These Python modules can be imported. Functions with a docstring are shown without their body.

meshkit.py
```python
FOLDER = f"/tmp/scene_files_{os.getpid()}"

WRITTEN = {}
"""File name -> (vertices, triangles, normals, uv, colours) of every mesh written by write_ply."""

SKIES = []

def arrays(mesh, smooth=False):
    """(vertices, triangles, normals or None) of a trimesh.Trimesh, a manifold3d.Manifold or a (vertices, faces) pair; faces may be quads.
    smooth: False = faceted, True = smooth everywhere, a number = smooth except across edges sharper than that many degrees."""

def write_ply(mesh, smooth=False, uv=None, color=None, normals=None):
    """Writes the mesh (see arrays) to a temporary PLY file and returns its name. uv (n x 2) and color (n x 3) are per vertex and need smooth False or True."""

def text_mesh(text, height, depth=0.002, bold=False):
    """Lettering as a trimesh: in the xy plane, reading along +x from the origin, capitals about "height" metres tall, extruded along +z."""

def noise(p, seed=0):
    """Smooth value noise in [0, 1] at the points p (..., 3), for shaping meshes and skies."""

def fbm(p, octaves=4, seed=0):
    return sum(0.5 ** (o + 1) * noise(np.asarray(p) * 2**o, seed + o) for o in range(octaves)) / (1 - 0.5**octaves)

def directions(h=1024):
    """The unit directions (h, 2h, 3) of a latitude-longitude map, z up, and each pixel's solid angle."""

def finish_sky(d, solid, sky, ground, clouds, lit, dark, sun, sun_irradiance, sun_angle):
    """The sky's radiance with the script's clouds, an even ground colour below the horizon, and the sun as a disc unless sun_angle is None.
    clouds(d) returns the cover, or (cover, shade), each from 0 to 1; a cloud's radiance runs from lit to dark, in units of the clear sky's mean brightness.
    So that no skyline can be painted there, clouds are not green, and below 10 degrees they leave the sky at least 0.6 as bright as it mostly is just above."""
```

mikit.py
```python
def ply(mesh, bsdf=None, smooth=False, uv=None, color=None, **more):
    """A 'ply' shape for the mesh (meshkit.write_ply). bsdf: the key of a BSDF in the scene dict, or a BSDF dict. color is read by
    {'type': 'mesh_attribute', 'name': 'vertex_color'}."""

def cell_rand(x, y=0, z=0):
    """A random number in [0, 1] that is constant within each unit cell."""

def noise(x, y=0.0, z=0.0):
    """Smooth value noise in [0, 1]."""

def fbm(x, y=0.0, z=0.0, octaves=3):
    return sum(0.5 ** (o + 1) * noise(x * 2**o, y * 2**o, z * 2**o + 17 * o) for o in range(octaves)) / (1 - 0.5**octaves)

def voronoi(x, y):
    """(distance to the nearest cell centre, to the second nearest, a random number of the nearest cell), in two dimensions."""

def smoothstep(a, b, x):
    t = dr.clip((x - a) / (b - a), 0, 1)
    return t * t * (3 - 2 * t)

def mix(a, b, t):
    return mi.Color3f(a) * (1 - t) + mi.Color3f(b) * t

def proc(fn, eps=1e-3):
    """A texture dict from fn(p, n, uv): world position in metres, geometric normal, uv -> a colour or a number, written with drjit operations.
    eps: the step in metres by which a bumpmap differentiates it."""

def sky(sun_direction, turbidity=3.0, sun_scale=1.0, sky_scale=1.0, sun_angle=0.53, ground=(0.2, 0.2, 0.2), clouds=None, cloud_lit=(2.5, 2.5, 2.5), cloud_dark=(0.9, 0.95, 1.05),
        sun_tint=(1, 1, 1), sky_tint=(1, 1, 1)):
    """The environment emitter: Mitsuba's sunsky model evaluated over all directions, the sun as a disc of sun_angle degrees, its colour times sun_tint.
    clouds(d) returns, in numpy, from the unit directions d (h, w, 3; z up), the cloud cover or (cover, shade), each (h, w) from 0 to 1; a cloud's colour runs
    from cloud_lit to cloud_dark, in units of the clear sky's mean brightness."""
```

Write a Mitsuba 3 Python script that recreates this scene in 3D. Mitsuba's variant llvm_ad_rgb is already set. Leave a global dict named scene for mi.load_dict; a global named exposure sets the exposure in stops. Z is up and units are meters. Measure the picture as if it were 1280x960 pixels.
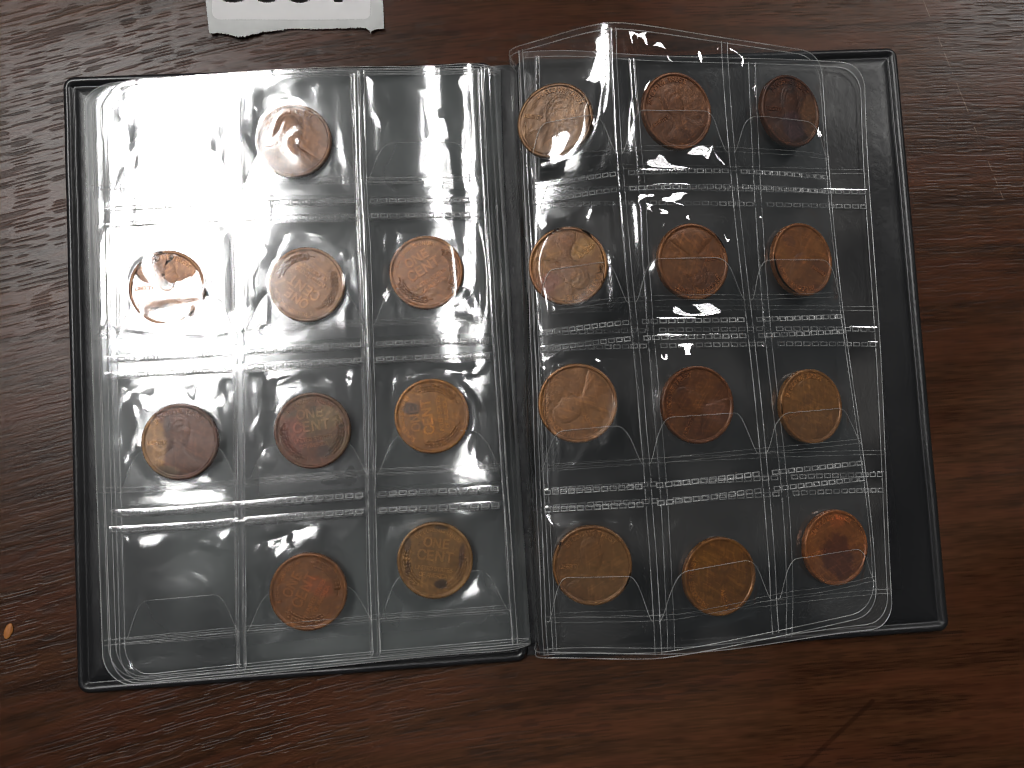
import math
import numpy as np
import trimesh
import shapely
from shapely.geometry import Polygon
from scipy.interpolate import PchipInterpolator, RectBivariateSpline, RegularGridInterpolator
from scipy.ndimage import gaussian_filter
import drjit as dr
import mitsuba as mi
import mikit
import meshkit
from mikit import noise, fbm, smoothstep, mix

T4 = mi.ScalarTransform4f
MM = 1e-3
scene, labels = {}, {}
exposure = 0.33

# ------------------------------------------------------------------ camera, lamps
scene['camera'] = {
    'type': 'perspective', 'fov': 62.0, 'fov_axis': 'x', 'near_clip': 0.01, 'far_clip': 50.0,
    'to_world': T4().look_at(origin=[-0.01176, -0.02221, 0.22312], target=[-0.01176 + 0.05479, -0.02221 + 0.06488, 0.22312 - 0.99639], up=[0.05526, 0.99616, 0.0679]),
}
LAMP_DOWN, LAMP_UP = 15.0, 33.0
LAMPS = [(-0.79, 0.66, 1.62, 0.38, 0.80), (1.40, 1.30, 1.62, 0.48, 0.85)]      # x, y, z, width, length
CEILING_Z = 1.80
scene['room_light'] = {'type': 'constant', 'radiance': {'type': 'rgb', 'value': [0.040, 0.045, 0.047]}}


# ------------------------------------------------------------------ helpers
def rgb(*c):
    return {'type': 'rgb', 'value': list(map(float, c))}


def put(key, mesh, bsdf, smooth=False, label=None, category=None, group=None, kind=None, **kw):
    n, k = 0, key
    while k in scene:
        n += 1
        k = f'{key}_{n:03d}'
    scene[k] = mikit.ply(mesh, bsdf, smooth, **kw)
    note(k, label, category, group, kind)
    return k


def note(k, label=None, category=None, group=None, kind=None):
    e = {n: v for n, v in (('label', label), ('category', category), ('group', group), ('kind', kind)) if v}
    if e:
        labels[k] = e


def grid_mesh(P):
    """P (a, b, 3) -> mesh of its cells"""
    a, b = P.shape[:2]
    i = np.arange(a * b).reshape(a, b)
    q = np.stack([i[:-1, :-1], i[1:, :-1], i[1:, 1:], i[:-1, 1:]], -1).reshape(-1, 4)
    f = np.vstack([q[:, [0, 1, 2]], q[:, [0, 2, 3]]])
    return trimesh.Trimesh(P.reshape(-1, 3), f, process=False)


def tube(path, r, sides=5, closed=False):
    p = np.asarray(path, float)
    d = np.roll(p, -1, 0) - np.roll(p, 1, 0) if closed else np.gradient(p, axis=0)
    d /= np.linalg.norm(d, axis=1, keepdims=True) + 1e-12
    up = np.array([0, 0, 1.0]) + 0 * p
    x = np.cross(d, up)
    x /= np.linalg.norm(x, axis=1, keepdims=True) + 1e-12
    y = np.cross(x, d)
    a = np.arange(sides) * 2 * np.pi / sides
    P = p[:, None] + r * (np.cos(a)[None, :, None] * x[:, None] + np.sin(a)[None, :, None] * y[:, None])
    P = np.concatenate([P, P[:, :1]], 1)
    if closed:
        P = np.concatenate([P, P[:1]], 0)
    return grid_mesh(P)


def cat(ms):
    return trimesh.util.concatenate(ms)


def sm(a, b, x):
    t = np.clip((x - a) / (b - a), 0, 1)
    return t * t * (3 - 2 * t)


def field(shape, sigma, seed):
    """smooth random field of unit deviation"""
    g = np.random.default_rng(seed).standard_normal((shape[0] + 40, shape[1] + 40))
    g = gaussian_filter(g, sigma, mode='wrap')[20:-20, 20:-20]
    return g / (g.std() + 1e-9)


# ------------------------------------------------------------------ materials
def wood_parts(p):
    x, y = p.x, p.y
    warp = (fbm(x * 5 + 3, y * 9, 0.0, 2) - 0.5) * 0.005
    tilt = 0.16 * smoothstep(0.06, -0.14, x) + 0.01
    v = y - x * tilt + warp
    grain = fbm(x * 20, v * 520, 1.7, 3)
    fine = fbm(x * 210 + 11, v * 2500, 5.0, 2)
    pore_mask = smoothstep(0.40, 0.60, fbm(x * 14 + 40, v * 50, 9.0, 2))
    pores = smoothstep(0.60, 0.76, noise(x * 210, v * 2600, 3.0)) * (0.3 + 0.7 * pore_mask)
    big = fbm(x * 6 + 20, v * 40, 12.0, 3)
    red = smoothstep(0.42, 0.68, fbm(x * 40 + 7, v * 320, 21.0, 3))
    worn = smoothstep(0.5, 0.72, fbm(x * 10 + 60, v * 22, 31.0, 2))
    return grain, fine, pores, big, red, worn


def segment(p, a, b, half):
    """1 on the segment a-b (in metres) within the half width, fading out"""
    ax, ay, bx, by = a[0] * MM, a[1] * MM, b[0] * MM, b[1] * MM
    dx, dy = bx - ax, by - ay
    t = dr.clip(((p.x - ax) * dx + (p.y - ay) * dy) / (dx * dx + dy * dy), 0, 1)
    d = dr.sqrt(dr.square(p.x - ax - t * dx) + dr.square(p.y - ay - t * dy))
    return smoothstep(half * MM, 0.3 * half * MM, d)


def wood_color(p, n, uv):
    grain, fine, pores, big, red, worn = wood_parts(p)
    c = mix((0.017, 0.0058, 0.0024), (0.060, 0.0225, 0.0092), dr.clip(grain * 1.3 - 0.15 + (fine - 0.5) * 0.9, 0, 1))
    c = mix(c, mi.Color3f(0.070, 0.021, 0.0095), red * 0.45)
    c = c * (0.80 + 0.40 * big)
    c = mix(c, c * 1.30 + mi.Color3f(0.012, 0.008, 0.005), worn * 0.6)
    c = c * (1 - 0.35 * pores)
    scratch = segment(p, (119, 100), (138.5, 36), 0.16) * smoothstep(0.42, 0.6, noise(p.x * 400, p.y * 700, 2.0))
    c = mix(c, mi.Color3f(0.16, 0.10, 0.07), scratch * 0.8)
    gouge = segment(p, (69, -112), (90, -96), 0.9) * (0.4 + 0.6 * fine)
    return c * (1 - 0.6 * gouge)


def wood_bump(p, n, uv):
    grain, fine, pores, big, red, worn = wood_parts(p)
    return (grain * 0.035 + fine * 0.026 - pores * 0.052) * 1e-3


def wood_rough(p, n, uv):
    grain, fine, pores, big, red, worn = wood_parts(p)
    return 0.29 + 0.10 * worn + 0.15 * pores


scene['wood'] = {'type': 'bumpmap', 'arbitrary': mikit.proc(wood_bump, eps=1.2e-4), 'scale': 1.0,
                 'bsdf': {'type': 'principled', 'base_color': mikit.proc(wood_color), 'roughness': mikit.proc(wood_rough), 'specular': 0.23}}


def vinyl_bump(p, n, uv):
    return (fbm(p.x * 900, p.y * 900, p.z * 900, 2) * 0.035 + noise(p.x * 90, p.y * 60, 2.0) * 0.30) * 1e-3


def vinyl_rough(p, n, uv):
    return 0.22 + 0.24 * fbm(p.x * 55, p.y * 40, 3.0, 4)


scene['vinyl'] = {'type': 'twosided', 'bsdf': {'type': 'bumpmap', 'arbitrary': mikit.proc(vinyl_bump, eps=2e-4), 'scale': 1.0,
                  'bsdf': {'type': 'principled', 'base_color': rgb(0.010, 0.010, 0.011), 'roughness': mikit.proc(vinyl_rough), 'specular': 0.45}}}
scene['film'] = {'type': 'thindielectric', 'int_ior': 1.53, 'ext_ior': 1.0}
def line_opacity(p, n, uv):
    return 0.30 + 0.50 * smoothstep(0.30, 0.70, fbm(p.x * 300, p.y * 300, 4.0, 2))


def milk(p, n, uv):
    return 0.03 + 0.22 * smoothstep(0.25, 0.8, fbm(p.x * 38, p.y * 30, 7.0, 4))


scene['milky_film'] = {'type': 'mask', 'opacity': mikit.proc(milk), 'bsdf': {'type': 'twosided', 'bsdf': {'type': 'diffuse', 'reflectance': rgb(0.52, 0.565, 0.555)}}}
def dull(p, n, uv):
    return 0.015 + 0.085 * smoothstep(0.3, 0.75, fbm(p.x * 60, p.y * 60, 11.0, 4))


scene['dull_film'] = {'type': 'mask', 'opacity': mikit.proc(dull), 'bsdf': {'type': 'twosided', 'bsdf': {'type': 'principled', 'base_color': rgb(0.50, 0.48, 0.46), 'roughness': 0.15, 'specular': 0.8}}}
scene['cut_edge'] = {'type': 'mask', 'opacity': mikit.proc(line_opacity), 'bsdf': {'type': 'twosided', 'bsdf': {'type': 'principled', 'base_color': rgb(0.5, 0.5, 0.49), 'roughness': 0.2, 'specular': 0.6}}}
scene['weld'] = {'type': 'mask', 'opacity': mikit.proc(line_opacity), 'bsdf': {'type': 'twosided', 'bsdf': {'type': 'principled', 'base_color': rgb(0.55, 0.55, 0.545), 'roughness': 0.14, 'specular': 0.7}}}
scene['copper'] = {'type': 'twosided', 'bsdf': {'type': 'principled', 'base_color': {'type': 'mesh_attribute', 'name': 'vertex_color'}, 'roughness': 0.38, 'metallic': 0.32, 'specular': 0.5}}


def paper_color(p, n, uv):
    return mix((0.46, 0.46, 0.45), (0.56, 0.56, 0.55), fbm(p.x * 260, p.y * 260, 1.0, 3))


scene['backing'] = {'type': 'twosided', 'bsdf': {'type': 'principled', 'base_color': mikit.proc(paper_color), 'roughness': 0.5, 'specular': 0.4}}
scene['sticker_paper'] = {'type': 'twosided', 'bsdf': {'type': 'principled', 'base_color': rgb(0.70, 0.685, 0.68), 'roughness': 0.6, 'specular': 0.3}}
scene['ink'] = {'type': 'twosided', 'bsdf': {'type': 'principled', 'base_color': rgb(0.010, 0.008, 0.008), 'roughness': 0.8, 'specular': 0.1}}
scene['chip'] = {'type': 'twosided', 'bsdf': {'type': 'principled', 'base_color': rgb(0.34, 0.12, 0.025), 'roughness': 0.6}}
scene['plaster'] = {'type': 'twosided', 'bsdf': {'type': 'diffuse', 'reflectance': rgb(0.72, 0.73, 0.74)}}
scene['lamp_metal'] = {'type': 'twosided', 'bsdf': {'type': 'principled', 'base_color': rgb(0.6, 0.6, 0.6), 'roughness': 0.5}}

# ------------------------------------------------------------------ the setting: table top, ceiling, lamps over the table
g = np.stack(np.meshgrid(np.linspace(-0.6, 0.6, 25), np.linspace(-0.45, 0.45, 19), [0.0, 0.0], indexing='ij'), -1)[:, :, 0]
top = grid_mesh(g)
slab = trimesh.creation.box((1.2, 0.9, 0.028))
slab.apply_translation((0, 0, -0.0145))
put('tabletop', cat([top, slab]), 'wood', kind='structure')
ceil = trimesh.creation.box((5, 5, 0.05))
ceil.apply_translation((-0.3, 0.3, CEILING_Z + 0.025))
put('ceiling', ceil, 'plaster', kind='structure')
for i, (lx, ly, lz, w, l) in enumerate(LAMPS):
    body = trimesh.creation.box((w, l, 0.05))
    body.apply_translation((lx, ly, lz + 0.028))
    k = put('ceiling_light', body, 'lamp_metal', label=['hanging light fixture over the upper left of the table', 'hanging light fixture beyond the upper right of the table'][i], category='light')
    for name, z, up, L in (('diffuser', lz, -1, LAMP_DOWN), ('uplight', lz + 0.056, 1, LAMP_UP))[:2 - i]:
        q = np.array([[-w / 2, -l / 2, 0], [w / 2, -l / 2, 0], [w / 2, l / 2, 0], [-w / 2, l / 2, 0]]) + [lx, ly, z]
        f = [[0, 1, 2], [0, 2, 3]] if up > 0 else [[0, 2, 1], [0, 3, 2]]
        scene[f'{k}__{name}'] = {**mikit.ply(trimesh.Trimesh(q, f, process=False), 'plaster'), 'emitter': {'type': 'area', 'radiance': rgb(L, L * 0.985, L * 0.96)}}

# ------------------------------------------------------------------ album: covers and spine
RIM = [(0.0, 0.05), (0.04, 0.8), (0.2, 1.4), (0.6, 1.95), (1.1, 2.18), (1.6, 2.15), (2.1, 1.85), (2.5, 1.40), (2.8, 1.25), (3.1, 1.32), (3.6, 1.62), (4.6, 1.92), (6.5, 2.05), (12, 2.10)]


def board(x0, x1, y0, y1, r):
    rings = []
    N = 20
    W, H, cx, cy = (x1 - x0) / 2, (y1 - y0) / 2, (x0 + x1) / 2, (y0 + y1) / 2
    for d, z in RIM:
        rr = max(r - d, 0.35)
        a, b = W - d - rr, H - d - rr
        pts = []
        for qx, qy, a0 in ((1, 1, 0), (-1, 1, 90), (-1, -1, 180), (1, -1, 270)):
            t = np.radians(a0 + np.linspace(0, 90, N))
            pts.append(np.stack([qx * a + rr * np.cos(t), qy * b + rr * np.sin(t)], 1))
        loop = np.vstack(pts)
        dense = []                                     # straight runs divided too, so that the edge can waver
        for p, q in zip(loop, np.roll(loop, -1, 0)):
            n = max(1, int(np.linalg.norm(q - p) / 2.5)) if np.linalg.norm(q - p) > 5 else 1
            n = {1: 1}.get(n, 48)
            dense.append(p + (q - p) * (np.arange(n) / n)[:, None])
        loop = np.vstack(dense) + [cx, cy]
        wob = (meshkit.fbm(np.c_[loop / 22, np.zeros(len(loop))], 2, 3) - 0.5) * 0.5
        zz = z + (meshkit.fbm(np.c_[loop / 14, np.ones(len(loop))], 2, 5) - 0.5) * 0.25 * sm(0, 1, d)
        rings.append(np.c_[loop + wob[:, None] * 0.6, np.maximum(zz, 0.03)])
    P = np.array(rings)
    P = np.concatenate([P, P[:, :1]], 1)
    m = grid_mesh(P * MM)
    last = np.array(rings[-1])
    c = last.mean(0)
    v = np.vstack([last, c]) * MM
    n = len(last)
    f = np.stack([np.arange(n), (np.arange(n) + 1) % n, np.full(n, n)], 1)
    return cat([m, trimesh.Trimesh(v, f, process=False)])


A = 'coin_album'
put(A + '__cover', board(-112.0, 0.6, -79.0, 78.8, 3.2), 'vinyl', smooth=40)
put(A + '__cover', board(6.0, 111.6, -79.2, 79.0, 3.0), 'vinyl', smooth=40)
labels[A] = {'label': 'open black vinyl coin album with clear pocket pages lying on the dark wooden table', 'category': 'coin album'}
u, v = np.linspace(-1, 1, 15), np.linspace(-77.5, 78.0, 120)
U, V = np.meshgrid(u, v, indexing='ij')
spine = np.stack([3.3 + U * 4.2, V, 0.5 + 0.55 * np.cos(U * 1.4) + 0.0 * U], -1)
put(A + '__spine', grid_mesh(spine * MM), 'vinyl', smooth=True)
u, v = np.linspace(-1, 1, 25), np.linspace(-74.0, 75.5, 400)
U, V = np.meshgrid(u, v, indexing='ij')
zb = 2.7 + 0.5 * np.sqrt(np.clip(1 - U ** 8, 0, 1)) + (meshkit.noise(np.stack([U * 2, V / 9.0, 0 * U], -1), 4) - 0.5) * 0.10
band = np.stack([3.2 + U * 3.4, V, np.where(np.abs(U) > 0.995, 1.2, zb)], -1)
put(A + '__binding', grid_mesh(band * MM), 'vinyl', smooth=50)

# ------------------------------------------------------------------ album: pages.  s runs from the outer edge to the spine, t from the top to the bottom (mm)
TL = [0, 37.5, 75, 113, 150]
SEAM = [0, 31.5, 63, 94]
PAGES = {
    'left_top':([0,31.5,63,85,94,99],[[[-99.86,75.63,5.2],[-99.63,39.93,5.2],[-100.1,1.57,5.2],[-99.99,-36.72,5.2],[-100.15,-76.44,5.2]],[[-66.29,76.47,5.8],[-66.84,39.94,5.8],[-67.67,1.78,5.8],[-69.11,-36.46,5.8],[-69.98,-75.0,5.8]],[[-34.46,76.73,6.0],[-34.99,39.09,6.0],[-35.33,2.06,6.0],[-36.54,-35.9,6.0],[-37.19,-74.19,6.0]],[[-12.35,76.3,6.2],[-12.86,38.34,6.2],[-12.69,1.7,6.2],[-12.87,-36.22,6.2],[-12.75,-73.66,6.2]],[[-3.37,74.89,9.0],[-3.84,37.41,8.5],[-3.44,1.37,8.0],[-3.18,-36.28,7.5],[-2.72,-73.28,7.0]],[[2.19,75.18,4.6],[1.32,38.49,4.6],[1.25,1.91,4.6],[1.03,-36.52,4.6],[1.23,-73.92,4.6]]]),
    'left_mid':([0,31.5,63,85,94,99],[[[-102.93,75.8,4.1],[-102.87,40.37,4.1],[-103.1,1.83,4.1],[-102.97,-36.64,4.1],[-102.72,-76.94,4.1]],[[-67.68,76.5,4.4],[-68.02,39.96,4.4],[-68.65,1.56,4.4],[-69.89,-36.92,4.4],[-70.77,-76.08,4.4]],[[-35.47,76.8,4.5],[-36.0,39.13,4.5],[-36.32,1.86,4.5],[-37.13,-36.37,4.5],[-37.79,-75.11,4.5]],[[-12.63,76.34,4.7],[-13.12,38.5,4.7],[-12.95,1.47,4.7],[-13.01,-36.72,4.7],[-13.05,-74.59,4.7]],[[-3.33,75.16,7.0],[-3.78,37.73,6.6],[-3.4,1.16,6.2],[-3.13,-36.79,5.8],[-2.89,-74.21,5.5]],[[2.22,75.36,4.2],[1.34,38.6,4.2],[1.28,1.96,4.2],[1.05,-36.55,4.2],[1.25,-74.01,4.2]]]),
    'left_low':([0,31.5,63,85,94,99],[[[-106.02,76.17,3.0],[-105.92,40.8,3.0],[-105.74,2.07,3.0],[-105.38,-36.58,3.0],[-105.11,-77.46,3.0]],[[-69.06,76.7,3.1],[-69.18,39.95,3.1],[-69.6,1.33,3.1],[-70.65,-37.38,3.1],[-71.34,-76.98,3.1]],[[-36.26,76.97,3.2],[-36.78,39.1,3.2],[-37.1,1.62,3.2],[-37.71,-36.83,3.2],[-38.37,-75.99,3.2]],[[-12.85,76.35,3.4],[-13.33,38.44,3.4],[-13.16,1.2,3.4],[-13.16,-37.2,3.4],[-13.35,-75.48,3.4]],[[-3.29,75.41,5.0],[-3.74,37.81,4.8],[-3.35,0.93,4.4],[-3.1,-37.3,4.3],[-3.07,-75.1,4.2]],[[2.25,75.53,3.8],[1.37,38.71,3.8],[1.3,2.0,3.8],[1.08,-36.57,3.8],[1.28,-74.11,3.8]]]),
    'right_top':([0,31.5,63,94,99,104],[[[88.75,76.29,5.5],[88.53,40.12,5.0],[89.25,2.92,5.0],[91.47,-35.68,5.0],[91.17,-72.69,5.0]],[[58.37,75.92,17.0],[58.54,39.85,15.5],[60.02,2.1,14.5],[61.2,-36.34,13.5],[61.66,-75.03,11.5]],[[28.37,76.27,26.5],[28.56,38.51,22.0],[29.69,2.29,20.5],[30.55,-37.46,19.0],[30.66,-76.83,16.5]],[[7.38,77.96,12.5],[6.13,36.97,18.5],[5.51,0.89,18.5],[4.45,-37.5,17.0],[4.21,-74.99,15.5]],[[3.5,77.12,11.0],[2.45,38.29,11.0],[1.85,0.75,11.0],[1.13,-38.73,10.5],[1.5,-75.97,10.0]],[[7.31,75.04,4.0],[5.08,37.63,4.0],[4.09,0.16,4.0],[2.95,-39.32,4.0],[3.28,-74.4,4.0]]]),
    'right_low':([0,31.5,63,94,99],[[[101.31,73.8,3.2],[99.55,36.25,3.2],[98.88,-0.97,3.2],[97.2,-39.23,3.2],[95.73,-77.05,3.2]],[[69.96,76.33,3.5],[68.7,38.18,3.5],[68.55,0.8,3.5],[69.46,-38.35,3.5],[67.49,-78.26,3.5]],[[37.39,78.54,3.6],[37.53,39.95,3.6],[37.43,2.0,3.6],[37.76,-38.04,3.6],[36.69,-79.28,3.6]],[[12.34,80.29,3.6],[9.89,40.1,3.6],[8.43,2.48,3.6],[7.6,-38.01,3.6],[7.22,-77.17,3.6]],[[7.64,80.11,3.4],[5.25,39.93,3.4],[4.26,2.31,3.4],[3.48,-38.18,3.4],[3.56,-77.36,3.4]]]),
}


class Sheet:
    def __init__(self, name):
        s, P = PAGES[name]
        self.name = name
        P = np.array(P, float)
        if name == 'right_top':                          # stiff sheet: nearly straight runs between its bends
            d = np.linspace(0, s[-1], 53)
            P = gaussian_filter(PchipInterpolator(s, P, axis=0)(d) * 0.6 + np.stack([[np.interp(d, s, P[:, j, i]) for i in range(3)] for j in range(5)], 1).transpose(2, 1, 0) * 0.4, (0.9, 0, 0), mode='nearest')
            s = d
        self.f = [RectBivariateSpline(s, TL, P[:, :, i], kx=3, ky=3, s=0) for i in range(3)]
        self.smax = s[-1]
        self.right = name.startswith('right')

    def frame(self, s, t):
        s, t = np.broadcast_arrays(np.asarray(s, float), np.asarray(t, float))
        P = np.stack([g.ev(s, t) for g in self.f], -1)
        a = np.stack([g.ev(s, t, dx=1) for g in self.f], -1)
        b = np.stack([g.ev(s, t, dy=1) for g in self.f], -1)
        n = np.cross(b, a) if not self.right else np.cross(a, b)
        n = -n if False else n
        n /= np.linalg.norm(n, axis=-1, keepdims=True)
        return P, a, b, n

    def at(self, s, t, h=0.0):
        P, a, b, n = self.frame(s, t)
        n = n * np.sign(n[..., 2].mean())
        return (P + n * np.asarray(h)[..., None]) * MM

    def corner(self, t, r=7.0):
        """left limit of s at t: the outer corners are rounded"""
        d = np.minimum(t, 150 - t)
        d = np.clip(d, 0, r)
        return r - np.sqrt(np.maximum(r * r - (r - d) ** 2, 0))


COINS = {  # page -> (s, t, turn, side, look)
    'left_top': [
        (45.94, 19.6, 10, 'bust', 'brown', 'brown coin with white glare, alone in the top row of the left page'),
        (13.67, 56.05, 0, 'bust', 'pink', 'coin almost hidden by white glare at the left page edge, second row'),
        (47.96, 56.91, 142, 'wheat', 'tan', 'tan coin with ONE CENT readable upside down, middle of the second row, left page'),
        (77.73, 54.79, 30, 'wheat', 'orange_tan', 'orange tan coin nearest the spine in the second row of the left page'),
        (16.51, 94.25, 0, 'bust', 'crescent', 'dark red coin with a yellowish crescent along its left side'),
        (48.8, 94.04, 5, 'wheat', 'mottled', 'rough mottled red and olive coin in the middle of the third row'),
        (77.57, 92.1, 95, 'wheat', 'golden', 'golden coin with a black smear on its left half, near the spine'),
        (47.58, 133.24, 60, 'wheat', 'red_spot', 'orange brown coin with a reddish spot, lowest coin of the left page'),
        (77.15, 127.88, -10, 'wheat', 'spotted', 'tan coin with ONE upright and dark spots around its rim'),
    ],
    'right_top': [
        (83.48, 20.14, -20, 'bust', 'olive', 'brown coin with a white glint at its foot, top left of the lifted page'),
        (46.27, 20.48, 30, 'bust', 'rust', 'reddish brown coin in the middle of the top row of the lifted page'),
        (12.54, 18.31, 0, 'bust', 'purple', 'very dark purplish coin in the top right pocket of the lifted page'),
        (82.06, 57.05, 216, 'bust', 'lightmottled', 'light mottled coin with its bust upside down, second row by the spine'),
        (45.59, 58.5, 190, 'bust', 'dark_orange', 'dark orange coin in the middle of the second row of the lifted page'),
        (13.02, 57.94, 150, 'bust', 'bright_orange', 'bright orange brown coin at the right end of the second row'),
        (81.38, 90.85, 120, 'bust', 'copper_tan', 'large looking copper tan coin by the spine in the third row, lifted page'),
        (48.16, 93.26, 60, 'bust', 'deep', 'deep brown coin in the middle of the third row of the lifted page'),
        (15.8, 95.49, 20, 'bust', 'plain', 'plain yellow brown coin at the right end of the third row'),
        (79.37, 128.03, 0, 'bust', 'dull', 'dull brown coin with its bust upright, bottom row next to the spine'),
        (46.0, 133.36, 100, 'bust', 'honey', 'honey coloured coin low in the middle pocket of the bottom row'),
        (12.73, 131.13, 10, 'bust', 'red_heart', 'orange coin with a dark red centre in the bottom right pocket'),
    ],
}


def coin_in(page, c, r):
    for q in COINS.get(page, []):
        if SEAM[c] <= q[0] < SEAM[c + 1] and TL[r] <= q[1] < TL[r + 1]:
            return q
    return None


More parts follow.
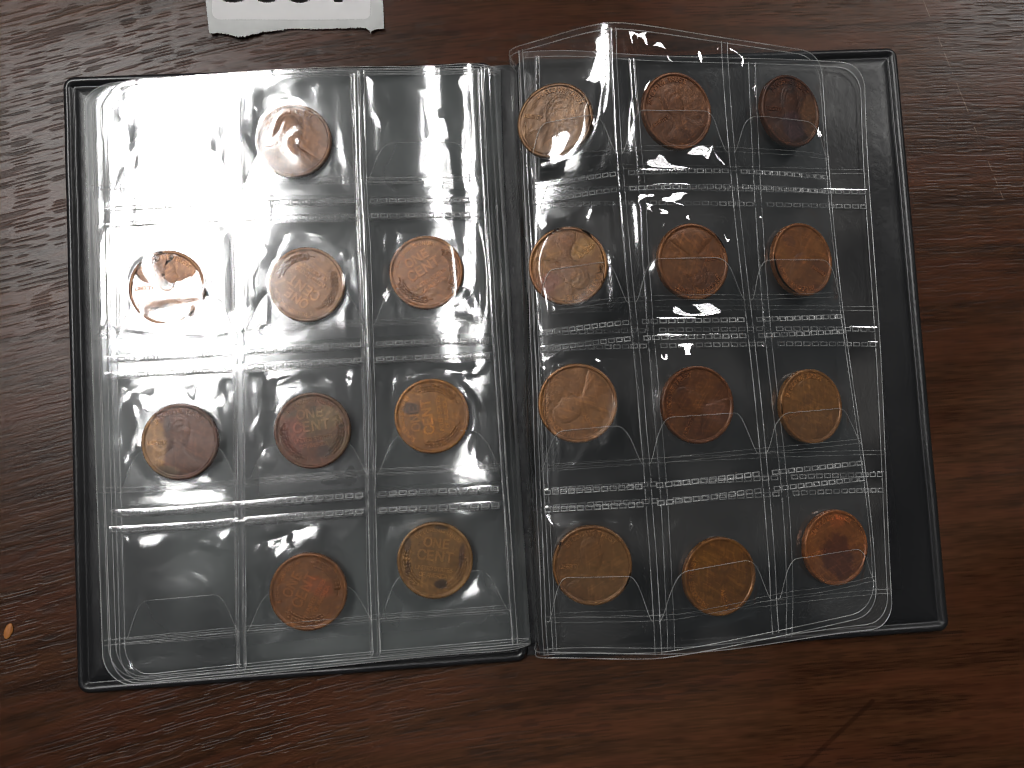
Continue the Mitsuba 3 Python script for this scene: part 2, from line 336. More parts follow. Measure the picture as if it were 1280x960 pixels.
def bulge(sh, S, T, c, r, coin, seed, gap, amp, side):
    """how far the film of pocket (c, r) stands off the page's middle, in mm; side +1 is the front film, -1 the back one"""
    s0, s1, t0, t1 = SEAM[c] + 0.9, SEAM[c + 1] - 0.9, TL[r] + (1.5 if r == 0 else 2.8), TL[r + 1] - (2.0 if r == 3 else 2.8)
    e = np.minimum(np.minimum(S - s0, s1 - S), np.minimum(T - t0, t1 - T))
    win = sm(0, 4.0, e)
    h = 0.12 + 0 * S
    shape = S.shape
    step = abs(S[1, 0] - S[0, 0])
    w = field(shape, 5.5 / step, seed) * 0.75 + field(shape, (2.2 / step, 8.0 / step), seed + 1) * 0.30 + field(shape, (7.0 / step, 2.4 / step), seed + 2) * 0.22
    ridge = 1 - np.abs(field(shape, 5.0 / step, seed + 5))           # a few sharper creases
    w = w + 0.45 * gaussian_filter(np.clip(ridge, 0, 1) ** 3, 0.45 / step) * sm(0.0, 1.4, field(shape, 6 / step, seed + 6))
    es = np.minimum(S - s0, s1 - S)
    w = w + 0.52 * field(shape, (0.95 / step, 7.0 / step), seed + 15) * sm(10, 3, es) * sm(0.0, 1.0, es) * sm(-0.6, 0.8, field(shape, (6 / step, 9 / step), seed + 16))
    rng = np.random.default_rng(seed + 9)                            # folds pressed into the film: straight ridges that fade at their ends
    fold = 0 * S
    for _ in range(rng.integers(9, 15)):
        side_ = rng.uniform() < 0.62
        cx = rng.choice([s0 + rng.uniform(1, 6), s1 - rng.uniform(1, 6)]) if side_ else rng.uniform(s0 + 4, s1 - 4)
        cy = rng.uniform(t0 + 5, t1 - 5) if side_ else rng.choice([t0 + rng.uniform(1, 5), t1 - rng.uniform(1, 5)])
        an = (math.pi / 2 if side_ else 0) + rng.normal(0, 0.35)
        ln, wd, hh = rng.uniform(5, 14), rng.uniform(0.7, 2.0), rng.uniform(0.4, 1.0)
        along = (S - cx) * math.cos(an) + (T - cy) * math.sin(an)
        across = -(S - cx) * math.sin(an) + (T - cy) * math.cos(an) + 0.02 * rng.normal() * along ** 2
        fold = fold + rng.choice([-1, 1]) * hh * wd * 0.62 * np.clip(1 - np.abs(across) / wd, 0, 1) ** 1.3 * sm(1, 0.3, np.abs(along) / ln)
    w = w + gaussian_filter(fold, 0.3 / step)
    if coin is not None:
        dx, dy = S - coin[0], T - coin[1]
        d = np.hypot(dx, dy)
        k = np.minimum(1, 9.9 / np.maximum(d, 1e-6))
        P, _, _, n = sh.frame(coin[0] + dx * k, coin[1] + dy * k)
        Pc, _, _, nc = sh.frame(coin[0], coin[1])
        nc, n = nc * np.sign(nc[2]), n * np.sign(n[..., 2:].mean())
        need = gap - side * ((P - Pc) @ nc) / np.clip(n @ nc, 0.3, 1)
        need = np.maximum(need, 0.15)
        q = np.clip(d - 10.0, 0, None)
        q = q / (q + np.clip(e, 0.01, None))
        tent = gaussian_filter(np.where(d <= 10.0, need - 0.12, (need - 0.12) * (1 - q) ** 1.15), 0.5 / step)
        h = h + tent
        rip = RIPPLE.get((sh.name, c, r), 0.10)
        w = w * (rip + (1 - rip) * sm(8.5, 13.0, d))
    else:
        h = h + amp * 2.2 * sm(0, 8, e) * (0.6 + 0.25 * field(shape, 7 / step, seed + 3))
    for (cs, cr, dx, dy, rad, hh) in PUFFS.get(sh.name, []) if side > 0 else []:
        if (cs, cr) == (c, r) and coin is not None:
            h = h + hh * np.exp(-((S - coin[0] - dx) ** 2 + (T - coin[1] - dy) ** 2) / rad ** 2 * (1 + 0.5 * (field(shape, 2.0 / step, seed + 21)) * 0.5))
    return np.maximum(h + amp * w * win, 0.03)


def build_page(key, name, detail, seed, label=None, wave=0.15, film='film'):
    sh = Sheet(name)
    smax = sh.smax
    # back film: the whole sheet
    step = 0.5 if detail else 0.8
    t = np.linspace(0, 150, int(150 / step) + 1)
    s = np.linspace(0, smax, int(smax / step) + 1)
    S, T = np.meshgrid(s, t, indexing='ij')
    L = sh.corner(T)
    S2 = L + (smax - L) * (S / smax)
    off = -0.12 + 0 * S
    for c in range(3):
        for r in range(4):
            i = (s >= SEAM[c]) & (s <= SEAM[c + 1])
            j = (t >= TL[r]) & (t <= TL[r + 1])
            ii = np.ix_(i, j)
            coin = coin_in(name, c, r)
            off[ii] = -bulge(sh, S[ii], T[ii], c, r, coin, seed + 7 * (c + 3 * r), 0.95, 0.12 if detail else wave, -1)
    k0 = np.clip(S - SEAM[3], 0, 5) / 5                     # loose binding margin: upright ripples
    off = off + 0.30 * np.sin(k0 * 14 + 1.5 * field(S.shape, 12 / step, seed + 77)) * sm(0, 0.2, k0) * sm(1.0, 0.8, k0)
    put(key, grid_mesh(sh.at(S2, T, off)), film, smooth=True, label=label)
    fronts = {}
    if detail:
        for r in range(4):
            for c in range(3):
                st = 0.4
                s0, s1 = SEAM[c], SEAM[c + 1]
                t = np.linspace(TL[r], TL[r + 1], int(37.5 / st) + 1)
                s = np.linspace(s0, s1, int((s1 - s0) / st) + 1)
                S, T = np.meshgrid(s, t, indexing='ij')
                h = bulge(sh, S, T, c, r, coin_in(name, c, r), seed + 400 + 11 * (c + 3 * r), 1.10, AMP.get((name, c, r), 0.20), 1)
                fronts[c, r] = RegularGridInterpolator((s, t), h, bounds_error=False, fill_value=None)
                S2 = S
                if c == 0:
                    L = sh.corner(T)
                    S2 = np.where(S < 12, L + (12 - L) * S / 12, S)
                put(key + '__pocket', grid_mesh(sh.at(S2, T, h)), 'film', smooth=True)
        for r in range(4):
            for c in range(3):
                a, b = SEAM[c] + 0.9, SEAM[c + 1] - 0.9
                tf = TL[r + 1] - (10.0 if r == 3 else 8.2)
                x = np.linspace(0, 1, 44)
                hump = 1 - np.abs(2 * x - 1) ** 3.2
                hump = sm(0.02, 0.85, hump) if (c + r) % 2 else sm(-0.05, 0.9, hump)
                jig = np.random.default_rng(seed + 31 * c + r)
                lift = 8.6 + jig.uniform(-1.2, 0.8)
                curve = tf + 1.4 - (lift + 1.4) * hump
                sc = a + (b - a) * x + jig.uniform(-0.3, 0.3)
                yy = np.linspace(0, 1, 12)
                S = np.repeat(sc[:, None], 12, 1)
                T = curve[:, None] + (tf + 4.4 - curve[:, None]) * yy[None]
                h = fronts[c, r](np.stack([S, T], -1)) + 0.14 if sh.right else 0.0 * S - 0.05   # on the left page the tongues lie behind the coins
                put(key + '__flap', grid_mesh(sh.at(S, T, h)), 'film', smooth=True)
                put(key + '__flap_edge', tube(sh.at(sc, curve, h[:, 0] + 0.03), 0.07 * MM), 'cut_edge', smooth=True)
    # welded column lines: a flattened band with a pressed line along each side
    for i, sx in enumerate(SEAM[1:]):
        t = np.linspace(1.2, 149.0, 150)
        sway = (meshkit.fbm(np.stack([t / 18, 0 * t + i, 0 * t + seed], -1), 2, 6) - 0.5) * 0.5
        hw = 0.85 if i < 2 else 0.6
        x = np.linspace(-hw, hw, 7)
        S, T = sx + sway[None] + x[:, None], np.repeat(t[None], 7, 0)
        put(key + '__weld_band', grid_mesh(sh.at(S, T, 0.17 + 0.16 * (1 - (x[:, None] / hw) ** 2) + 0.05 * field(S.shape, (3, 4), seed + i))), 'film', smooth=True)
        for d in (-hw, hw):
            put(key + '__weld_line', tube(sh.at(sx + d + sway + 0 * t, t, 0.16 + 0 * t), 0.12 * MM), 'weld', smooth=True)
    # rim of the sheet
    for inset, rad in ((0.15, 0.12), (1.5, 0.11)):
        t = np.r_[np.linspace(0, 7, 24), np.linspace(7, 143, 90)[1:-1], np.linspace(143, 150, 24)]
        ti = inset + t * (150 - 2 * inset) / 150
        left = inset + sh.corner(t)
        se = np.linspace(smax - 1, left[0], 60)[:-1]
        path_s = np.r_[se, left, se[::-1]]
        path_t = np.r_[inset + 0 * se, ti, 150 - inset + 0 * se]
        put(key + '__rim', tube(sh.at(path_s, path_t, 0.14 + 0 * path_s), rad * MM), 'weld', smooth=True)
    # folded pocket bottoms: two fine lines across
    for r in range(4):
        tf = TL[r + 1] - (10.0 if r == 3 else 8.2)
        s = np.linspace(0.6, 94, 120)
        for d in (0.0, 1.1):
            hh = np.array([float(fronts[min(2, np.searchsorted(SEAM, q) - 1), r]((q, tf + d))) if fronts else 0.2 for q in s]) + 0.05
            put(key + '__fold_line', tube(sh.at(s, tf + d + 0 * s, hh), 0.055 * MM), 'cut_edge', smooth=True)
    # stitched-looking weld seams: two rows of little embossed frames
    for r in range(3 if film != 'milky_film' else 0):
        V, F = [], []
        for row in (-2.0, 2.0):
            x = np.linspace(-0.95, 0.95, 7)
            s = np.linspace(0.8, 94, 150)
            T, S = TL[r + 1] + row + x[:, None] + 0 * s[None], np.repeat(s[None], 7, 0)
            put(key + '__weld_band', grid_mesh(sh.at(S, T, 0.19 + 0.13 * (1 - (x[:, None] / 0.95) ** 2) + 0.05 * field(S.shape, (2, 7), seed + 60 + r + int(row)))), 'film', smooth=True)
            for c in range(3):
                for k, sx in enumerate(np.arange(SEAM[c] + 2.4, SEAM[c + 1] - 1.6, 2.36)):
                    tc = TL[r + 1] + row
                    ring = []
                    for hw, hh, z in ((1.02, 0.66, 0.24), (0.86, 0.50, 0.58), (0.66, 0.30, 0.30)):
                        q = np.array([[-hw, -hh], [hw, -hh], [hw, hh], [-hw, hh]])
                        ring.append(np.c_[q + [sx, tc], np.full(4, z)])
                    base = len(V) * 12
                    V.append(np.vstack(ring))
                    for m in range(2):
                        for e in range(4):
                            a0, b0 = base + 4 * m + e, base + 4 * m + (e + 1) % 4
                            F += [[a0, b0, b0 + 4], [a0, b0 + 4, a0 + 4]]
        V = np.vstack(V)
        put(key + '__weld_seam', trimesh.Trimesh(sh.at(V[:, 0], V[:, 1], V[:, 2]), F, process=False), 'weld')
    return sh


RIPPLE = {('left_top', 0, 1): 0.80}
PUFFS = {'left_top': [(1, 0, 1.6, 0.6, 3.8, 0.85)], 'right_top': [(2, 0, 1.0, 4.5, 2.8, 0.35)]}
AMP = {('right_top', c, r): (0.36, 0.46, 0.55)[c] for c in range(3) for r in range(4)} | {('left_top', c, r): 0.32 for c in range(3) for r in range(4)}
P0 = build_page(A + '__page', 'right_top', True, 1000, 'clear pocket page standing up in a fold beside the spine')
P1 = build_page(A + '__page', 'left_top', True, 2000)
build_page(A + '__page', 'right_low', False, 3000, film='dull_film')
build_page(A + '__page', 'left_mid', False, 4000, wave=0.24)
build_page(A + '__page', 'left_low', False, 5000, wave=0.20, film='milky_film')

# ------------------------------------------------------------------ coins
R = 9.525
FIELD = 0.62


def disc():
    prof = [(0.02, FIELD)] + [(r, FIELD) for r in np.linspace(0.5, 8.55, 26)] + [(8.7, 0.66), (8.82, 0.83), (8.95, 0.88), (9.22, 0.88), (9.40, 0.83), (9.5, 0.72), (R, 0.55), (R, -0.55), (9.42, -0.74), (9.2, -0.775), (4, -0.77), (0.02, -0.77)]
    a = np.linspace(0, 2 * np.pi, 145)
    P = np.stack([np.array([[r * np.cos(t), r * np.sin(t), z] for t in a]) for r, z in prof])
    return P


DISC = disc()


def letters(text, h, x, y, arc=None, spread=1.0):
    """centred at (x, y), or along the circle of radius arc, centred at angle x (degrees), tops outwards"""
    out = []
    ws = [h * (0.34 if ch in 'I ·' else 0.95 if ch in 'MWN' else 0.78) * spread for ch in text]
    total = sum(ws)
    at = 0.0
    for ch, w in zip(text, ws):
        if ch != ' ':
            m = meshkit.text_mesh(ch, h, 0.30, bold=True)
            m.apply_translation([-m.bounds.mean(0)[0], -h / 2 if arc else 0, 0])
            if arc:
                ang = math.radians(x) - (at + w / 2 - total / 2) / arc
                m.apply_transform(trimesh.transformations.rotation_matrix(ang - math.pi / 2, [0, 0, 1]))
                m.apply_translation([arc * math.cos(ang), arc * math.sin(ang), 0])
            else:
                m.apply_translation([x - total / 2 + at + w / 2, y, 0])
            out.append(m)
        at += w
    m = cat(out)
    m.apply_translation([0, 0, FIELD - 0.02])
    return m


def relief(poly, height, soft, step=0.16, extra=None):
    """a raised shape as a height field that sinks under the coin's field outside its outline"""
    x0, y0, x1, y1 = poly.bounds
    X, Y = np.meshgrid(np.arange(x0 - 0.3, x1 + 0.3, step), np.arange(y0 - 0.3, y1 + 0.3, step), indexing='ij')
    pts = shapely.points(X.ravel(), Y.ravel())
    d = shapely.distance(pts, poly.boundary).reshape(X.shape)
    d = np.where(shapely.contains(poly, pts).reshape(X.shape), d, -d)
    z = np.where(d > 0, height * (1 - np.exp(-np.clip(d, 0, None) / soft)), np.maximum(d * 0.6, -0.12))
    if extra is not None:
        z = z + extra(X, Y) * sm(0, 0.5, d)
    keep = np.hypot(X, Y) > 8.6
    z = np.where(keep, -0.15, z)
    m = grid_mesh(np.stack([X, Y, FIELD + z], -1))
    vv, ff = np.asarray(m.vertices), np.asarray(m.faces)
    ok = (np.hypot(vv[:, 0], vv[:, 1])[ff] < 8.75).all(1) & (vv[ff][..., 2] > FIELD - 0.1).any(1)
    return trimesh.Trimesh(vv, ff[ok], process=False)


BUST = Polygon([(-1.1, 6.6), (0.2, 6.9), (1.3, 6.5), (2.0, 5.7), (2.35, 4.8), (2.3, 4.0), (2.75, 3.1), (3.05, 2.5), (2.6, 2.2), (2.55, 1.7), (2.35, 1.3), (2.5, 0.8),
                (2.3, 0.2), (1.9, -0.6), (1.2, -1.0), (1.0, -1.8), (1.7, -2.6), (2.6, -3.6), (4.2, -5.0), (5.4, -6.6), (3.0, -8.1), (0, -8.5), (-3.4, -7.8), (-5.6, -6.3), (-6.6, -5.0),
                (-5.4, -3.7), (-3.4, -2.7), (-2.1, -1.7), (-2.0, -0.6), (-2.6, 0.6), (-3.0, 2.2), (-2.9, 4.2), (-2.2, 5.7)]).buffer(0.25).buffer(-0.25).intersection(shapely.Point(0, 0).buffer(8.35))


def bust_detail(X, Y):
    hair = 0.030 * np.sin(5.5 * np.hypot(X - 1.6, Y - 2.2) + 1.2 * np.sin(2 * X)) * sm(1.6, 0.2, X) * sm(1.2, 2.2, Y)
    beard = 0.022 * np.sin(4 * X + 6 * Y) * sm(1.8, 0.8, Y) * sm(-1.6, -0.4, Y)
    coat = 0.05 * np.exp(-((X - 0.9 + (Y + 2) * 0.5) / 0.35) ** 2) * sm(-1.6, -2.8, Y) - 0.05 * np.exp(-((X + 0.9 - (Y + 2) * 0.15) / 0.4) ** 2) * sm(-1.8, -3, Y)
    folds = 0.03 * np.sin(1.7 * X + 0.9 * Y) * sm(-2.5, -4, Y)
    ear = 0.07 * np.exp(-(((X + 0.35) / 0.42) ** 2 + ((Y - 2.5) / 0.7) ** 2))
    eye = -0.06 * np.exp(-(((X - 1.75) / 0.45) ** 2 + ((Y - 3.55) / 0.3) ** 2)) + 0.04 * np.exp(-(((X - 1.75) / 0.7) ** 2 + ((Y - 4.15) / 0.25) ** 2))
    cheek = 0.05 * np.exp(-(((X - 1.2) / 0.7) ** 2 + ((Y - 2.6) / 0.7) ** 2))
    return hair + beard + coat + folds + ear + eye + cheek


PORTRAIT = relief(BUST, 0.10, 0.8, extra=lambda X, Y: 0.45 * bust_detail(X, Y))
OBV_TEXT = cat([letters('IN GOD WE TRUST', 1.15, 90, 0, arc=7.75, spread=1.15), letters('LIBERTY', 0.95, -5.6, -0.4)])
REV_TEXT = cat([letters('E·PLURIBUS·UNUM', 0.95, 90, 0, arc=7.6, spread=1.25), letters('ONE', 2.3, 0, 3.2, spread=1.15), letters('CENT', 2.5, 0, -0.1, spread=1.1),
                letters('UNITED STATES', 1.0, 0, -2.6), letters('OF AMERICA', 1.0, 0, -4.2)])


def wheat(sign):
    out = []
    for k in range(13):
        ang = math.radians(236 - k * 7.4)
        for row, rr in ((0, 7.75), (1, 7.1), (2, 6.45)):
            if k > 9 + row % 2:
                continue
            mm = trimesh.creation.icosphere(subdivisions=1, radius=1)
            mm.apply_scale([0.34, 0.62, 0.20])
            mm.apply_transform(trimesh.transformations.rotation_matrix(ang + (0.35, 0, -0.35)[row], [0, 0, 1]))
            mm.apply_translation([rr * math.cos(ang), rr * math.sin(ang), FIELD + 0.02])
            out.append(mm)
    stem = np.array([[7.2 * math.cos(math.radians(q)), 7.2 * math.sin(math.radians(q)), FIELD + 0.05] for q in np.linspace(236, 252, 12)])
    out.append(tube(stem, 0.16))
    m = cat(out)
    if sign < 0:
        m.apply_transform(np.diag([-1, 1, 1, 1]))
        m.invert()
    return m


WHEAT = [wheat(1), wheat(-1)]
LOOKS = {
    'brown': ((0.17, 0.080, 0.040), (0.105, 0.048, 0.024), (0.07, 0.030, 0.018), 0.6, []),
    'pink': ((0.24, 0.125, 0.075), (0.16, 0.075, 0.040), (0.12, 0.05, 0.03), 0.4, []),
    'tan': ((0.225, 0.118, 0.064), (0.175, 0.086, 0.044), (0.11, 0.07, 0.035), 0.4, []),
    'orange_tan': ((0.235, 0.108, 0.050), (0.185, 0.080, 0.034), (0.16, 0.10, 0.045), 0.4, []),
    'crescent': ((0.10, 0.038, 0.022), (0.080, 0.032, 0.020), (0.05, 0.022, 0.014), 0.5, [(-6.8, -1.0, 3.6, 8.5, (0.19, 0.095, 0.032), 0.9), (-3.0, 4.5, 1.0, 2.2, (0.04, 0.022, 0.016), 0.8), (-4.0, -7.5, 3.5, 1.8, (0.09, 0.06, 0.03), 0.7)]),
    'mottled': ((0.115, 0.048, 0.032), (0.10, 0.062, 0.034), (0.055, 0.045, 0.026), 0.85, [(-4.5, -1.0, 3.2, 4.5, (0.13, 0.04, 0.026), 0.7), (3.5, 3.0, 4.0, 3.0, (0.13, 0.085, 0.036), 0.7), (2.5, -5.5, 2.2, 1.6, (0.05, 0.03, 0.024), 0.8), (0.6, 5.4, 1.0, 0.8, (0.04, 0.025, 0.015), 0.8)]),
    'golden': ((0.25, 0.115, 0.026), (0.20, 0.085, 0.022), (0.16, 0.062, 0.022), 0.5, [(-5.0, 2.2, 1.7, 2.4, (0.045, 0.028, 0.022), 0.85), (-4.6, -0.2, 1.0, 1.0, (0.07, 0.035, 0.02), 0.8), (-3.0, -2.3, 1.0, 1.0, (0.07, 0.03, 0.015), 0.7)]),
    'red_spot': ((0.185, 0.078, 0.028), (0.15, 0.062, 0.023), (0.13, 0.055, 0.03), 0.4, [(2.5, 1.2, 2.4, 3.8, (0.20, 0.055, 0.018), 0.8)]),
    'spotted': ((0.22, 0.125, 0.055), (0.175, 0.095, 0.040), (0.13, 0.075, 0.036), 0.5, [(1.2, -6.0, 1.7, 1.2, (0.035, 0.022, 0.016), 0.9), (2.0, 8.0, 1.8, 0.7, (0.04, 0.025, 0.015), 0.85), (6.8, 1.0, 0.8, 3.2, (0.05, 0.022, 0.016), 0.8), (-6.6, 4.4, 0.9, 1.9, (0.07, 0.04, 0.024), 0.8), (-6.8, -1.5, 0.7, 2.0, (0.08, 0.04, 0.02), 0.8)]),
    'olive': ((0.17, 0.092, 0.042), (0.135, 0.07, 0.032), (0.12, 0.055, 0.028), 0.4, []),
    'rust': ((0.165, 0.068, 0.029), (0.125, 0.048, 0.021), (0.10, 0.036, 0.018), 0.5, []),
    'purple': ((0.060, 0.021, 0.012), (0.085, 0.030, 0.013), (0.038, 0.018, 0.018), 0.8, [(6.0, -1.0, 3.0, 6.0, (0.13, 0.055, 0.02), 0.6), (0.5, -4.0, 3.6, 3.6, (0.048, 0.022, 0.026), 0.7)]),
    'lightmottled': ((0.235, 0.125, 0.055), (0.18, 0.082, 0.042), (0.22, 0.085, 0.04), 0.7, [(4.0, 4.0, 3.0, 2.4, (0.26, 0.135, 0.035), 0.6), (-4.5, -3.5, 2.8, 2.4, (0.20, 0.075, 0.055), 0.6)]),
    'dark_orange': ((0.20, 0.085, 0.032), (0.155, 0.06, 0.023), (0.115, 0.042, 0.017), 0.5, [(3.0, -4.2, 3.0, 2.8, (0.105, 0.038, 0.016), 0.8)]),
    'bright_orange': ((0.27, 0.115, 0.042), (0.20, 0.080, 0.030), (0.15, 0.052, 0.022), 0.6, [(-4, 5, 2.4, 1.4, (0.12, 0.045, 0.02), 0.7)]),
    'copper_tan': ((0.25, 0.128, 0.062), (0.205, 0.098, 0.044), (0.17, 0.075, 0.036), 0.4, [(-2.5, -4, 4.0, 2.6, (0.19, 0.083, 0.03), 0.6)]),
    'deep': ((0.17, 0.068, 0.027), (0.12, 0.045, 0.02), (0.08, 0.028, 0.015), 0.6, [(5, -2, 3, 4, (0.15, 0.062, 0.036), 0.6)]),
    'plain': ((0.25, 0.125, 0.050), (0.21, 0.10, 0.040), (0.18, 0.08, 0.03), 0.4, [(-1.0, 1.8, 1.8, 1.5, (0.13, 0.055, 0.02), 0.8)]),
    'dull': ((0.20, 0.108, 0.050), (0.17, 0.086, 0.040), (0.14, 0.062, 0.03), 0.4, []),
    'honey': ((0.215, 0.098, 0.026), (0.17, 0.072, 0.020), (0.13, 0.05, 0.017), 0.5, []),
    'red_heart': ((0.27, 0.105, 0.040), (0.22, 0.082, 0.03), (0.20, 0.06, 0.022), 0.5, [(0.4, -2.2, 5.0, 6.0, (0.085, 0.024, 0.012), 0.9), (1.0, 6.5, 2.4, 1.6, (0.33, 0.09, 0.025), 0.7)]),
}


def patina(P, look, seed):
    warm = np.array([0.80, 0.70, 0.50])
    c0, c1, c2 = (np.array(c, float) * warm for c in look[:3])
    q = np.asarray(P) / 10.0
    q = q * [1, 1, 0.6] + [seed * 3.1, seed * 1.7, seed]
    a = sm(0.30, 0.70, meshkit.fbm(q * 2.2, 4, seed))[:, None]
    b = sm(0.56, 0.74, meshkit.fbm(q * 3.4 + 9, 4, seed + 50))[:, None]
    sp = sm(0.70, 0.80, meshkit.fbm(q * 11 + 4, 3, seed + 90))[:, None]
    col = c0 * (1 - a) + c1 * a
    col = col * (1 - b * look[3]) + c2 * b * look[3]
    col = col * (1 - 0.45 * sp)
    for (x, y, rx, ry, c, w) in look[4]:                # stains of their own shape
        d = np.hypot((P[:, 0] - x) / rx, (P[:, 1] - y) / ry) + 0.7 * (meshkit.fbm(q * 6, 3, seed + 7) - 0.5)
        m = sm(1.15, 0.75, d)[:, None] * w
        col = col * (1 - m) + np.array(c) * m
    fine = 0.72 + 0.56 * meshkit.fbm(np.asarray(P) * 1.5 + seed, 3, seed + 3)[:, None]
    ang = seed * 2.4                                    # fine scratches in two directions
    for k in (0.0, 1.1):
        u_, v_ = P[:, 0] * math.cos(ang + k) + P[:, 1] * math.sin(ang + k), -P[:, 0] * math.sin(ang + k) + P[:, 1] * math.cos(ang + k)
        fine = fine * (1 + 0.35 * sm(0.70, 0.85, meshkit.noise(np.stack([u_ * 0.35, v_ * 3.0, 0 * u_ + seed], -1), seed + 17)))[:, None]
    return np.clip(col * fine, 0, 0.6)


def mount(m, M):
    return trimesh.Trimesh(np.asarray(m.vertices) @ M[:3, :3].T + M[:3, 3], m.faces, process=False)


def build_coin(sh, s, t, turn, side, look, label, seed):
    P, a, b, n = sh.frame(s, t)
    n = n * np.sign(n[2])
    x = a if sh.right is False else -a
    x = np.array([1.0, 0, 0]) - n * n[0]
    x /= np.linalg.norm(x)
    y = np.cross(n, x)
    ct, st = math.cos(math.radians(turn)), math.sin(math.radians(turn))
    M = np.eye(4)
    M[:3, :3] = np.stack([ct * x + st * y, -st * x + ct * y, n], 1) * MM
    M[:3, 3] = P * MM
    # stains in `look` are given in picture directions, so turn them into the coin's own
    st_local = [(ct * q[0] + st * q[1], -st * q[0] + ct * q[1], *q[2:]) for q in look[4]]
    look = (*look[:4], st_local)
    D = DISC.copy()
    rr = np.hypot(D[..., 0], D[..., 1])
    D[..., 2] += np.where((rr < 8.5) & (D[..., 2] > 0), (meshkit.fbm(np.stack([D[..., 0] * 0.9, D[..., 1] * 0.9, 0 * rr + seed], -1), 3, seed) - 0.5) * 0.10, 0)
    m = grid_mesh(D)
    col = patina(m.vertices, look, seed)
    edge = np.abs(np.hypot(*np.asarray(m.vertices)[:, :2].T) - 9.1) < 0.25
    col[edge] = col[edge] * 1.18
    k = put('coin', mount(m, M), 'copper', smooth=True, color=col, label=label, category='coin', group='copper coins in the album pockets')
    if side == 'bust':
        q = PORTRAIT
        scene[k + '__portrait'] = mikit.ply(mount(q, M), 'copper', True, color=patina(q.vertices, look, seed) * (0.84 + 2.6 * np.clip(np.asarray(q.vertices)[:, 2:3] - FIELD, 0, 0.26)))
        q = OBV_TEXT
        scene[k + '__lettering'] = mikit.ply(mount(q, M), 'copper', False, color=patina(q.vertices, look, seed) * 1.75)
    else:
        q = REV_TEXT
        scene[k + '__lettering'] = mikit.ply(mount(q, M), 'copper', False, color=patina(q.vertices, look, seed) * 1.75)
        for i, q in enumerate(WHEAT):
            scene[k + '__wheat_ear' + ('' if i == 0 else '_001')] = mikit.ply(mount(q, M), 'copper', True, color=patina(q.vertices, look, seed))


n = 0
for page, sh in (('left_top', P1), ('right_top', P0)):
    for c in COINS[page]:
        build_coin(sh, c[0], c[1], c[2], c[3], LOOKS[c[4]], c[5], 11 + n)
        n += 1

# ------------------------------------------------------------------ torn paper with a number sticker, and a wood chip
rng = np.random.default_rng(8)
torn = np.array([[-74.0, 89.5], [-69.2, 89.0], [-67.2, 88.2], [-65.6, 87.9], [-63.6, 88.5], [-59.8, 89.3], [-55.6, 89.7], [-52.4, 90.3], [-49.7, 90.1], [-45.1, 89.8], [-38.7, 89.8], [-33.4, 89.6], [-32.2, 88.8], [-31.7, 88.2], [-31.0, 88.9], [-28.1, 89.2]])
xs = np.linspace(-74.0, -28.1, 190)
ys = np.interp(xs, torn[:, 0], torn[:, 1]) + rng.normal(0, 0.17, 190)
ys[0], ys[-1] = 89.5, 89.2
rows = np.linspace(0, 1, 40)
left = -74.0 - 1.6 * rows ** 0.8 * 1.3
Xg = xs[None] + (left - -74.0)[:, None] * (1 - (xs[None] + 74) / 45.9)
Yg = ys[None] + rows[:, None] * (124 - ys[None])
curl = lambda X, Y: 0.25 + 0.9 * np.clip((93 - Y) / 5, 0, 1) ** 2 + 0.5 * sm(-70, -75, X) + 0.15 * np.sin(X / 6.0)
Zg = curl(Xg, Yg)
top_ = grid_mesh(np.stack([Xg.T, Yg.T, Zg.T + 0.12], -1) * MM)
bot_ = grid_mesh(np.stack([Xg.T, Yg.T, Zg.T], -1) * MM)
k = put('paper_slip', cat([top_, bot_]), 'backing', smooth=True, label='torn slip of grey backing paper with a white number sticker on it', category='paper')
ang = -1.7
rot = lambda p: np.stack([p[:, 0] * math.cos(math.radians(ang)) - p[:, 1] * math.sin(math.radians(ang)), p[:, 0] * math.sin(math.radians(ang)) + p[:, 1] * math.cos(math.radians(ang))], 1)
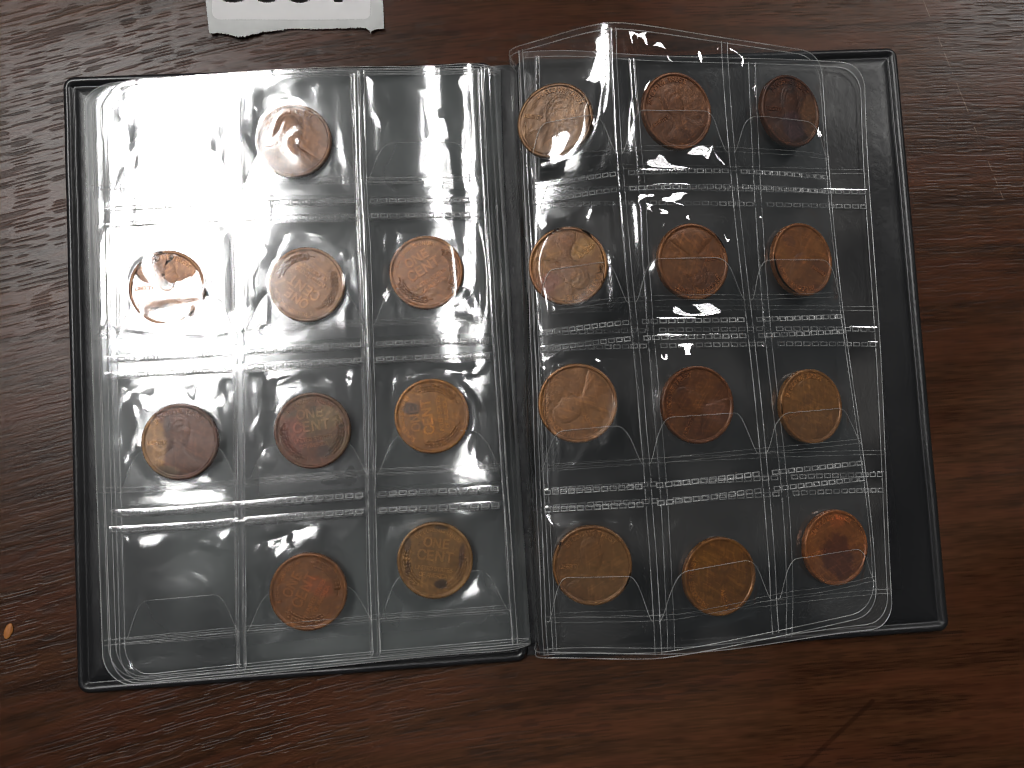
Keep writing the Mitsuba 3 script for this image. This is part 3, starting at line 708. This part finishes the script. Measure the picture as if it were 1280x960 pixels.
st = shapely.box(0, 0, 41.6, 25).buffer(-1.9).buffer(1.9)
gx, gy = np.meshgrid(np.linspace(0, 1, 40), np.linspace(0, 1, 40), indexing='ij')
yy = gy * 25
inset = np.where(yy < 1.9, 1.9 - np.sqrt(np.clip(1.9 ** 2 - (1.9 - yy) ** 2, 0, None)), np.where(yy > 23.1, 1.9 - np.sqrt(np.clip(1.9 ** 2 - (yy - 23.1) ** 2, 0, None)), 0))
yy = 25 * (0.5 - 0.5 * np.cos(np.pi * gy))
inset = np.where(yy < 1.9, 1.9 - np.sqrt(np.clip(1.9 ** 2 - (1.9 - yy) ** 2, 0, None)), np.where(yy > 23.1, 1.9 - np.sqrt(np.clip(1.9 ** 2 - (yy - 23.1) ** 2, 0, None)), 0))
px = inset + (41.6 - 2 * inset) * gx
pp = rot(np.stack([px.ravel(), yy.ravel()], 1)) + [-73.2, 93.3]
zz = curl(pp[:, 0], pp[:, 1]) + 0.24
put(k + '__sticker', grid_mesh((np.c_[pp, zz] * MM).reshape(40, 40, 3)), 'sticker_paper', smooth=True)
ds = []
for ch, x in zip('3004', (5.6, 14.2, 22.8, 31.0)):
    m = meshkit.text_mesh(ch, 12.5, 0.03, bold=True)
    m.apply_translation([x - m.bounds.mean(0)[0], 5.2, 0])
    v_ = np.array(m.vertices)
    v2 = rot(v_[:, :2]) + [-73.2, 93.3]
    ds.append(trimesh.Trimesh(np.c_[v2, curl(v2[:, 0], v2[:, 1]) + 0.26 + v_[:, 2]] * MM, m.faces, process=False))
put(k + '__lettering', cat(ds), 'ink', label='heavy black digits cut by the picture edge')
chip = trimesh.creation.icosphere(subdivisions=2, radius=1)
cv = np.array(chip.vertices)
cv *= 1 + 0.35 * (meshkit.fbm(cv * 1.7 + 3, 3, 2)[:, None] - 0.5)
cv = cv * [1.05, 1.9, 0.3]
cv[:, 0] += 0.25 * cv[:, 1]
chip.vertices = (cv + [-129.0, -62.6, 0.28]) * MM
put('wood_chip', chip, 'chip', smooth=True, label='small orange chip lying on the table left of the album', category='chip')
